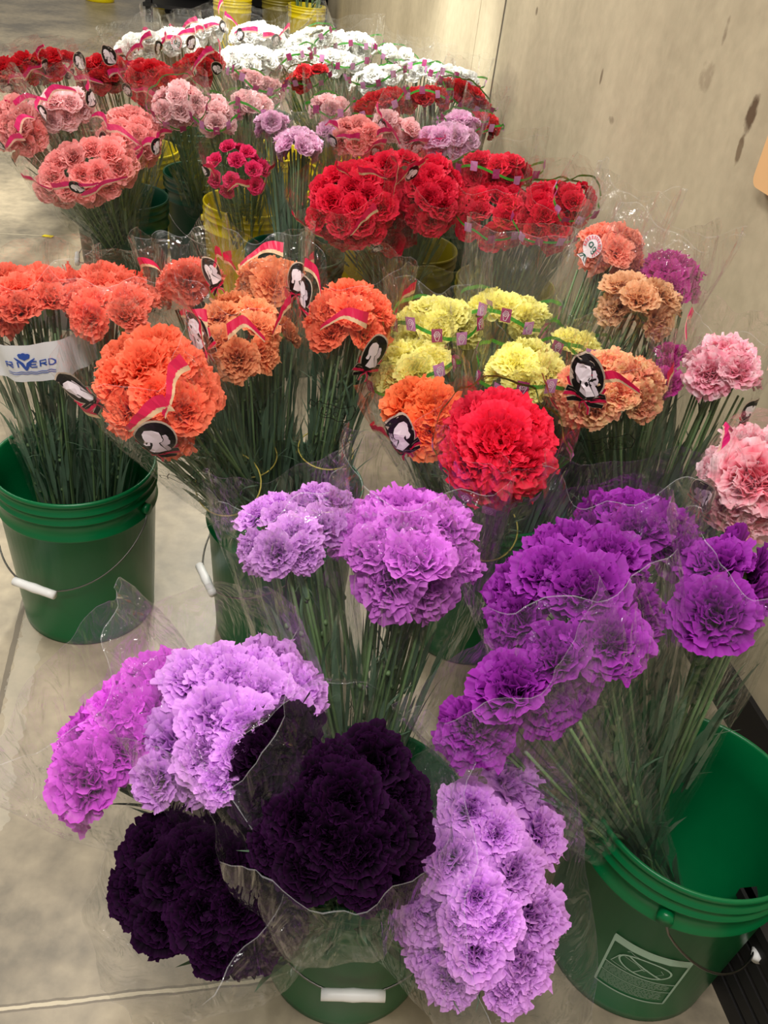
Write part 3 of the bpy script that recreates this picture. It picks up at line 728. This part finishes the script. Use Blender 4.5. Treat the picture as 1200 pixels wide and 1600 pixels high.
bouquet('bright magenta lilac carnations at the far lower left, over bare floor', 'magenta', 180, 1140, 108, 118, 1.02, 'C', D=.078, milk=True, sp=.52)
bouquet('pale violet carnations standing beside the orchid bunch, stems showing through the film', 'violet', 450, 822, 92, 74, 1.12, 'C', D=.07, k3=.5, over=.035,
  blooms=[(398, 800, 72), (482, 786, 78), (440, 806, 66), (462, 828, 82), (508, 818, 84), (395, 862, 72), (428, 866, 74), (478, 866, 66), (528, 778, 66), (500, 770, 60), (425, 785, 60), (535, 820, 60)])
bouquet('orchid purple carnations standing upright in the centre, just below the red bunch', 'orchid', 645, 838, 112, 92, 1.12, 'C', D=.078, k3=.6, over=.06)
bouquet('deep purple carnations, biggest purple bunch in the right foreground', 'purple', 898, 932, 134, 118, 1.0, 'B', D=.08, over=.05)
bouquet('deep purple carnations standing behind the biggest purple bunch', 'purple', 982, 822, 100, 60, 1.12, 'B', D=.076, over=.05)
gP = bouquet('deep purple carnations leaning low to the left under the biggest purple bunch', 'purple', 822, 1080, 122, 84, .93, 'B', D=.078, over=.05, milk=True)
bouquet('deep purple carnations at the right edge, stems showing above the bucket', 'purple', 1150, 900, 96, 80, 1.02, 'B', D=.076, k3=.5, over=.05)
g = bouquet('coral carnations at the left edge with a white paper band round the stems', 'coral', 44, 458, 94, 62, 1.50, 'A', D=.066, k3=.4, dense=True, over=.045, basexy=(-.63, 1.38))
bouquet('coral carnations between the white-banded bunch and the orange bunch', 'coral', 168, 462, 78, 66, 1.52, 'A', D=.066, k3=.4, dense=True, over=.04, basexy=(-.56, 1.36))
# white paper band with blue print
S, sn, mp = g['S'], g['snorm'], g['mapper']
a0, t1 = g['find'](60, 532); a0b, tb = g['find'](60, 590); q = MB(); vs = []
wa, wb = min(t1, tb), max(t1, tb)
n_ = 60
q.grid(lambda u, v: S(2*PI*u, wa+(wb-wa)*v)+sn(2*PI*u, wa+(wb-wa)*v)*.0025, n_, 6, closed=True)
pb = q.build('paper_band', PAPER, g['sleeve']); pb['label'] = 'white paper band with a blue flower logo and lettering'
mid = (wa+wb)/2; f0 = mp(g['find'](42, 560)[0], mid)
def fpb(p, q_, off=0): return f0(p, q_, .0030+off)
q = MB(); H_ = .011
def word(s_, x, wch):
    L_ = {'R': [[(0, 0), (0, 1), (.8, 1), (.8, .5), (0, .5)], [(.35, .5), (.85, 0)]], 'I': [[(.3, 0), (.3, 1)]], 'E': [[(.85, 1), (.2, 1), (0, .8), (0, .2), (.2, 0), (.85, 0)], [(0, .5), (.75, .5)]],
          'D': [[(0, 0), (0, 1), (.5, 1), (.85, .7), (.85, .3), (.5, 0), (0, 0)]]}
    for ch in s_:
        for st in L_[ch]: strip2d(q, [(x+a*wch, -H_/2+b*H_) for a, b in st], .0024, fpb)
        x += wch*(1.25 if ch != 'I' else .9)
word('RI', -.031, .0105); word('ERD', .004, .012)
strip2d(q, [(-.018, .014), (-.008, .002), (-.003, -.012)], lambda f: .0012+.0045*math.sin(PI*min(1, f*.9)), fpb)
strip2d(q, [(-.003, -.012), (.002, .002), (.012, .012)], lambda f: .0012+.0045*math.sin(PI*min(1, .1+f*.9)), fpb)
for a in (-.5, 0, .5):
    c_, s_ = math.cos(a), math.sin(a); poly2d(q, [(-.003+x*c_+y*s_, .008-x*s_+y*c_) for x, y in ((0, 0), (.0045, .008), (.003, .014), (0, .0155), (-.003, .014), (-.0045, .008))], fpb)
for zz in (-.0155, -.0195): strip2d(q, [(-.032+i*.004, zz+.0009*math.sin(i*1.6)) for i in range(20)], .0014, fpb)
o = q.build('blue_print', BLUE_INK, pb, False)

gA = bouquet('orange coral carnations tilted to the left with a large cameo print at the lower edge', 'corange', 238, 598, 98, 96, 1.32, 'D', 'cameo', D=.072, dense=True, cams=[(243, 682, .027, -25, 1), (118, 590, .022, 30, 1)], arcs=4)
gPe = bouquet('peach orange carnations with green calyxes behind the tilted orange bunch', 'peach', 372, 512, 70, 70, 1.5, 'D', 'cameo', D=.06, dense=True, cams=[(305, 525, .024, 35, -1)], sp=.8)
gC = bouquet('coral carnations standing left of the yellow bunches, cameo print at their right', 'corange', 548, 492, 66, 66, 1.5, 'D', 'cameo', D=.066, dense=True, cams=[(583, 545, .025, -15, 1), (481, 452, .020, -10, 1)], k3=.7)
bouquet('coral carnations at the back of the orange group, nearest the yellow bucket', 'coral', 292, 432, 54, 44, 1.62, 'D', 'cameo', D=.066, dense=True, arcs=2)
bouquet('peach carnations under crimson ribbon prints at the back of the orange group', 'peach', 424, 432, 56, 34, 1.66, 'D', 'cameo', D=.066, dense=True)
bouquet('mixed peach and coral buds low between two orange bunches', 'peach', 430, 520, 40, 34, 1.56, 'D', D=.056, mixc='corange', nmax=9, sp=.8, over=.05)
# scroll print with lettering on the stems of the tilted orange bunch
def scroll(g, px, py, k=1.0, txt=True):
    a_, t_ = g['find'](px, py); fn = g['mapper'](a_, t_); q = MB()
    strip2d(q, [(-.034*k, .004*k), (-.026*k, .013*k), (-.006*k, .016*k), (.010*k, .012*k), (.032*k, .018*k), (.038*k, .006*k), (.034*k, -.012*k), (.012*k, -.017*k), (-.004*k, -.012*k), (-.024*k, -.016*k)], .0014, fn, 0, True, .001)
    strip2d(q, [(-.034*k, .004*k), (-.042*k, .010*k), (-.044*k, 0), (-.036*k, -.004*k)], .0016, fn, 0, True, .001)
    if txt:
        strip2d(q, [(-.018*k, -.008*k), (-.018*k, .010*k), (-.006*k, .008*k), (-.002*k, 0), (-.008*k, -.007*k), (-.020*k, -.008*k)], .0012, fn, 0, False, .001)
        strip2d(q, [(.006*k+.004*k*math.cos(a), -.003*k+.005*k*math.sin(a)) for a in [i*.6 for i in range(10)]], .0012, fn, 0, True, .001)
        strip2d(q, [(.022*k, .003*k), (.017*k, .004*k), (.016*k, 0), (.021*k, -.003*k), (.020*k, -.008*k), (.015*k, -.008*k)], .0012, fn, 0, False, .001)
    q.build('scroll_print', INK, g['sleeve'], False)
scroll(gA, 300, 755, 1.1); scroll(gC, 520, 640, 1.0)

bouquet('yellow carnations at the front of the yellow group, directly above the red bunch', 'yellow', 824, 574, 64, 52, 1.46, 'J', 'rose', D=.064, k3=.6)
bouquet('yellow carnations left of the square-topped sleeve, green line print across them', 'yellow', 682, 500, 66, 44, 1.6, 'J', 'rose', D=.064, k3=.6)
bouquet('yellow carnations in a tall square-topped sleeve with a green line print', 'yellow', 792, 484, 64, 38, 1.62, 'J', 'rose', D=.066, k3=.5, over=.13, cut=.3, milk=True)
bouquet('yellow carnations behind the orange bunch, lowest of the yellow group', 'yellow', 642, 568, 62, 48, 1.54, 'J', 'rose', D=.064)
bouquet('small yellow bunch between the yellow group and the variegated bunch', 'yellow', 900, 536, 40, 28, 1.56, 'J', 'rose', D=.06, nmax=12, tags=4)
bouquet('orange carnations left of the bright red bunch, cameo print below them', 'orange', 664, 646, 68, 64, 1.28, 'J', 'cameo', D=.074, cams=[(622, 676, .022, 0, -1)], sp=.52, arcs=2)
gRed = bouquet('bright red carnations with rose tags round the sleeve, in the centre of the picture', 'red', 779, 694, 82, 90, 1.18, 'J', 'rose', D=.078, sp=.5, tags=9, k3=.6)
gV = bouquet('variegated peach and yellow carnations with a large upright cameo print', 'varieg', 952, 602, 80, 62, 1.40, 'K', 'cameo', D=.064, cams=[(917, 588, .027, -8, 1)], over=.075, arcs=3, k3=.5)
scroll(gV, 950, 690, 1.15)
gT = bouquet('salmon carnations leaning on the wall, topmost of the right group, with a round flower sticker', 'salmon', 958, 385, 54, 42, 1.62, 'J', D=.062, over=.08, k3=.7, basexy=(.20, 1.46), leafy=150)
gS = bouquet('tan peach carnations in a flared shiny sleeve against the wall', 'tan', 1003, 468, 64, 52, 1.52, 'J', D=.062, over=.10, wide=1.15, dense=True, basexy=(.26, 1.42), k3=.7)
bouquet('magenta purple carnations behind the tan peach bunch by the wall', 'magpink', 1044, 430, 56, 56, 1.60, 'K', D=.062, over=.05, nmax=14)
bouquet('small magenta carnations between the variegated and the pink and white bunch', 'magpink', 1045, 575, 34, 44, 1.46, 'K', D=.056, nmax=9, over=.03)
bouquet('pink and white carnations against the wall below the tan peach bunch', 'pinkwhite', 1132, 566, 60, 48, 1.38, 'K', 'cameo', D=.066, cams=[(1190, 640, .018, 20, 1)], arcs=2, k3=.6)
bouquet('large pink and white streaked carnations at the right edge above the purple ones', 'bigpink', 1176, 762, 72, 70, 1.16, 'K', 'cameo', D=.08, blooms=[(1178, 742, 130), (1132, 730, 92), (1138, 790, 96), (1192, 806, 100), (1170, 696, 92), (1215, 750, 110), (1225, 700, 90)], cams=[(1106, 768, .020, 20, -1)], over=.09, arcs=2, cut=.3, sp=.58)
def sticker(g, px, py, k=1.0, leaves=True):
    a_, t_ = g['find'](px, py); fn = g['mapper'](a_, t_); q = MB(); c = Matrix.Rotation(-.5, 2)
    def f2(p, q_, off=0): v = c@Vector((p, q_)); return fn(v.x, v.y, off)
    poly2d(q, [(.020*k*math.cos(a), .020*k*math.sin(a)) for a in [i*2*PI/20 for i in range(20)]], f2, 0, .0008)
    if leaves: poly2d(q, [(-.004*k, -.018*k), (.004*k, -.018*k), (.014*k, -.034*k), (0, -.030*k), (-.014*k, -.034*k)], f2, 0, .0008)
    for i in range(15):
        a = -.6+i*(PI+1.2)/14; strip2d(q, [(.0125*k*math.cos(a), .0125*k*math.sin(a)), (.0185*k*math.cos(a), .0185*k*math.sin(a))], .0030*k, f2, 1, off=.0014)
    for cx in (-.005, .007):
        strip2d(q, [(cx*k+.0036*k*math.cos(a), .0042*k*math.sin(a)) for a in [i*PI/5 for i in range(10)]], .0019*k, f2, 2, True, .0018)
    strip2d(q, [(-.0012*k, .0045*k), (-.0012*k, -.005*k)], .0019*k, f2, 2, off=.0018)
    strip2d(q, [(.0108*k, .0045*k), (.0108*k, -.007*k), (.007*k, -.0095*k), (.003*k, -.007*k)], .0019*k, f2, 2, off=.0018)
    if leaves:
        for sg in (-1, 1): strip2d(q, [(0, -.020*k), (sg*.006*k, -.022*k), (sg*.011*k, -.030*k), (sg*.004*k, -.028*k), (0, -.020*k)], .0015*k, f2, 2, off=.0016)
    q.build('flower_sticker', [WHITEINK, plain('sticker_pink', (222, 120, 130), .5), TEAL_INK], g['sleeve'], False)
sticker(gT, 924, 395)
def rubber_band(g, f, k=.5):
    t_ = g['Lh']*f; q = MB(); ra, rb = (.03+g['Ra']*f)*k, (.028+g['Rb']*f)*k
    q.tube([g['e1']*(ra*math.cos(a))+g['e2']*(rb*math.sin(a))+g['ax']*(t_+.004*math.sin(a)) for a in [i*2*PI/32 for i in range(33)]], .0014, 6)
    q.build('rubber_band', BAND, g['root'])
rubber_band(gA, .62, .62); rubber_band(gC, .6, .62); rubber_band(gRed, .55, .7); rubber_band(gPe, .6, .62)
a_, t_ = gP['find'](1060, 1330); t_ = .20; fn = gP['mapper'](gP['azc'], t_)
q = MB(); poly2d(q, [(-.014, -.010), (.014, -.010), (.014, .010), (-.014, .010)], fn, 0, .001)
for i in range(4): strip2d(q, [(-.010, .006-i*.004), (.006+.001*i, .006-i*.004)], .0012, fn, 1, off=.0016)
q.build('paper_label', [PAPER, plain('grey_ink', (120, 120, 120), .6)], gP['sleeve'], False)
# rear rows
kw = dict(fine=False)
def rear(label, col, px, py, hx, hy, z, bk, style, **k): return bouquet(label, col, px, py, hx, hy, 0, bk, style, z=z, fine=False, **k)
r_ = rear
r_('red carnations at the left front of the red group, pink ribbon print across the sleeve', 'red', 548, 316, 62, 62, .62, 'R', 'cameo', D=.068, arcs=3, cams=[(590, 385, .016, 0, 1)])
r_('red carnations behind the left front red bunch, cameo print at the right of them', 'red', 600, 264, 50, 30, .70, 'R', 'cameo', D=.066, cams=[(645, 268, .018, -60, -1)])
r_('red carnations lifted above green leaves, second red bunch from the left', 'red', 678, 302, 44, 54, .66, 'R', 'plain', D=.068)
r_('dark red carnations low behind the left front red bunch', 'crimson', 612, 345, 34, 46, .55, 'R', 'plain', D=.066)
r_('red carnations in the middle of the red group under a row of rose tags', 'red', 772, 328, 56, 52, .62, 'W', 'rose', D=.068)
r_('red carnations at the back of the red group near the wall', 'red', 776, 264, 54, 26, .70, 'W', 'rose', D=.066)
r_('red carnations right of the rose-tagged middle bunch, near the wall', 'crimson', 862, 332, 46, 54, .66, 'W', 'rose', D=.066)
r_('red carnations closest to the wall, last of the red group', 'crimson', 902, 312, 30, 34, .70, 'W', 'rose', D=.062)
r_('salmon pink carnations hanging lowest over the dark green bucket at left', 'spink', 135, 265, 66, 48, .565, 'E', 'cameo', D=.064, cams=[(28, 238, .019, -60, 1), (118, 292, .017, 30, 1)], arcs=4)
r_('salmon pink carnations right of the lowest hanging bunch at left', 'spink', 205, 208, 42, 48, .61, 'E', 'cameo', D=.064)
r_('pale pink carnations behind the salmon pink bunches at left', 'lpink', 88, 168, 46, 32, .67, 'E', 'cameo', D=.064)
r_('pale pink carnations cut by the left edge of the picture', 'spink', 22, 190, 44, 46, .64, 'E', 'cameo', D=.064)
r_('small bunch of half-open fuchsia red carnations above the yellow bucket', 'fuchsia', 372, 262, 40, 42, .58, 'F', 'cameo', D=.045, sp=1.0, nmax=12, arcs=3, over=.05, cams=[(320, 265, .018, -50, 1)])
r_('pale pink carnations behind the half-open fuchsia bunch, left one', 'lpink', 278, 160, 36, 34, .70, 'G', 'rose', D=.062)
r_('pale pink carnations right of the half-hidden cameo at the dark red bunch', 'lpink', 334, 176, 30, 32, .68, 'F', 'rose', D=.062)
r_('small pale pink bunch with two mauve rose tags', 'lpink', 392, 160, 30, 24, .70, 'F', 'rose', D=.062, tags=4)
r_('pale pink carnations catching the light just under the white bunches', 'lpink', 402, 128, 34, 18, .70, 'G', 'rose', D=.062)
r_('lilac pink carnations left of the pale lilac bunch', 'lilacpink', 424, 192, 26, 22, .67, 'T', 'plain', D=.060)
r_('pale lilac pink carnations above dark stems in the middle', 'lilacpink', 466, 222, 34, 40, .64, 'T', 'plain', D=.066)
r_('pale pink carnations with mauve rose tags above mauve buds', 'lpink', 514, 164, 28, 20, .70, 'P', 'rose', D=.060, tags=4)
r_('dusty mauve pink buds under the tagged pale pink bunch', 'lilacpink', 520, 204, 22, 18, .64, 'P', 'plain', D=.05)
r_('salmon pink carnations peeping out above the red group', 'spink', 560, 210, 38, 26, .69, 'P', 'cameo', D=.062)
r_('pale pink carnations under a curled crimson ribbon print', 'lpink', 632, 205, 36, 24, .70, 'P', 'cameo', D=.062, arcs=4)
r_('lilac pink carnations above the red group near the wall', 'lilacpink', 700, 216, 40, 26, .70, 'Q', 'plain', D=.062)
r_('lilac pink carnations with green line print next to the wall', 'lilacpink', 722, 190, 28, 16, .72, 'Q', 'rose', D=.058)
r_('dark red carnations under a transparent sleeve left of the far red row', 'dred', 590, 164, 38, 26, .70, 'Q', 'rose', D=.062)
r_('dark red carnations in the middle of the far red row', 'dred', 660, 152, 36, 18, .70, 'Q', 'rose', D=.062)
r_('dark red carnations at the right end of the far red row', 'dred', 728, 148, 36, 18, .70, 'Z', 'rose', D=.062)
r_('dark red carnations touching the wall below the far red row', 'dred', 752, 192, 26, 22, .68, 'Q', 'rose', D=.058)
r_('dark red carnations hemmed in by white bunches', 'dred', 480, 118, 30, 16, .70, 'X', 'rose', D=.062)
r_('bright red carnations at the top left corner of the display', 'dred', 28, 108, 34, 26, .69, 'V', 'cameo', D=.062)
r_('bright red carnations second from the left in the back left group', 'dred', 76, 100, 34, 22, .70, 'V', 'cameo', D=.062)
r_('dark red carnations under the upright cameo print', 'dred', 158, 112, 38, 28, .69, 'Y', 'cameo', D=.062, cams=[(172, 88, .022, 0, 1), (125, 88, .019, -10, 1)])
r_('dark red carnations right of the upright cameo print', 'dred', 240, 128, 38, 34, .70, 'Y', 'cameo', D=.062)
r_('bright red carnations in front of the left white bunches', 'dred', 306, 106, 36, 28, .71, 'S', 'cameo', D=.062)
r_('white carnations farthest left of the white group', 'white', 216, 72, 34, 24, .70, 'U', 'cameo', D=.064)
gW = r_('white carnations with a small green and white sticker on the sleeve', 'white', 272, 64, 34, 24, .70, 'U', 'cameo', D=.064)
sticker(gW, 276, 62, 1.3, False)
r_('white carnations at the top of the picture, left of the yellow bucket', 'white', 318, 48, 30, 20, .70, 'H', 'cameo', D=.062)
r_('white carnations under pink ribbon prints below the large yellow bucket', 'white', 402, 56, 38, 24, .71, 'H', 'cameo', D=.064)
r_('white carnations forming the brightest bunch in the middle of the white group', 'white', 388, 92, 42, 26, .70, 'S', 'plain', D=.066)
r_('white carnations in front of the yellow bucket at the wall end', 'white', 478, 66, 36, 22, .71, 'I', 'rose', D=.064)
r_('white carnations just behind the hemmed in dark red ones', 'white', 452, 90, 30, 18, .71, 'X', 'rose', D=.062)
r_('white carnations farthest along the wall', 'white', 548, 68, 38, 18, .71, 'I', 'rose', D=.062)
r_('white carnations with green line print in the centre of the wall side', 'white', 528, 96, 38, 16, .70, 'X', 'rose', D=.062)
r_('white carnations nearest the far red row, left one', 'white', 590, 120, 38, 16, .70, 'Z', 'rose', D=.062)
r_('white carnations along the wall, second from its far end', 'white', 622, 88, 32, 14, .70, 'I', 'rose', D=.058)
r_('white carnations along the wall, above the middle of the far red row', 'white', 662, 108, 34, 14, .70, 'Z', 'rose', D=.058)
r_('white carnations touching the wall at the joint', 'white', 712, 120, 34, 16, .70, 'Z', 'rose', D=.058)
# green stems in the background bucket at the wall end
q = MB(); R = random.Random(3)
for i in range(12):
    a = R.uniform(0, 6.28); p0 = Vector((.06*math.cos(a), .06*math.sin(a), 0)); p1 = Vector((.11*math.cos(a+.3), .11*math.sin(a+.3), R.uniform(.4, .62)))
    q.tube([p0, (p0+p1)/2, p1], .005, 5)
    for j in range(5):
        c0 = p0.lerp(p1, R.uniform(.5, 1)); dd = Vector((R.uniform(-1, 1), R.uniform(-1, 1), 1)).normalized(); sd = dd.orthogonal().normalized()*.01
        q.add([c0+sd, c0-sd, c0+dd*.09], [(0, 1, 2)])
o = q.build('flower_stems', STEM); o.location = (-1.155, 7.98, .012); tag(o, 'bunch of bare green stems standing in the background yellow bucket', 'stems')
# small yellow scrap on the floor
q = MB(); q.add([(-.02, -.006, .001), (.02, -.01, .001), (.025, .006, .004), (-.015, .01, .002), (-.02, -.006, .003), (.02, -.01, .003), (.025, .006, .006), (-.015, .01, .004)],
      [(0, 1, 2, 3), (7, 6, 5, 4), (0, 4, 5, 1), (1, 5, 6, 2), (2, 6, 7, 3), (3, 7, 4, 0)])
o = q.build('petal_scrap', YELLOW, smooth=False); o.location = at_z(74, 370, .0); tag(o, 'yellow petal scrap lying on the floor left of the green bucket', 'petal')
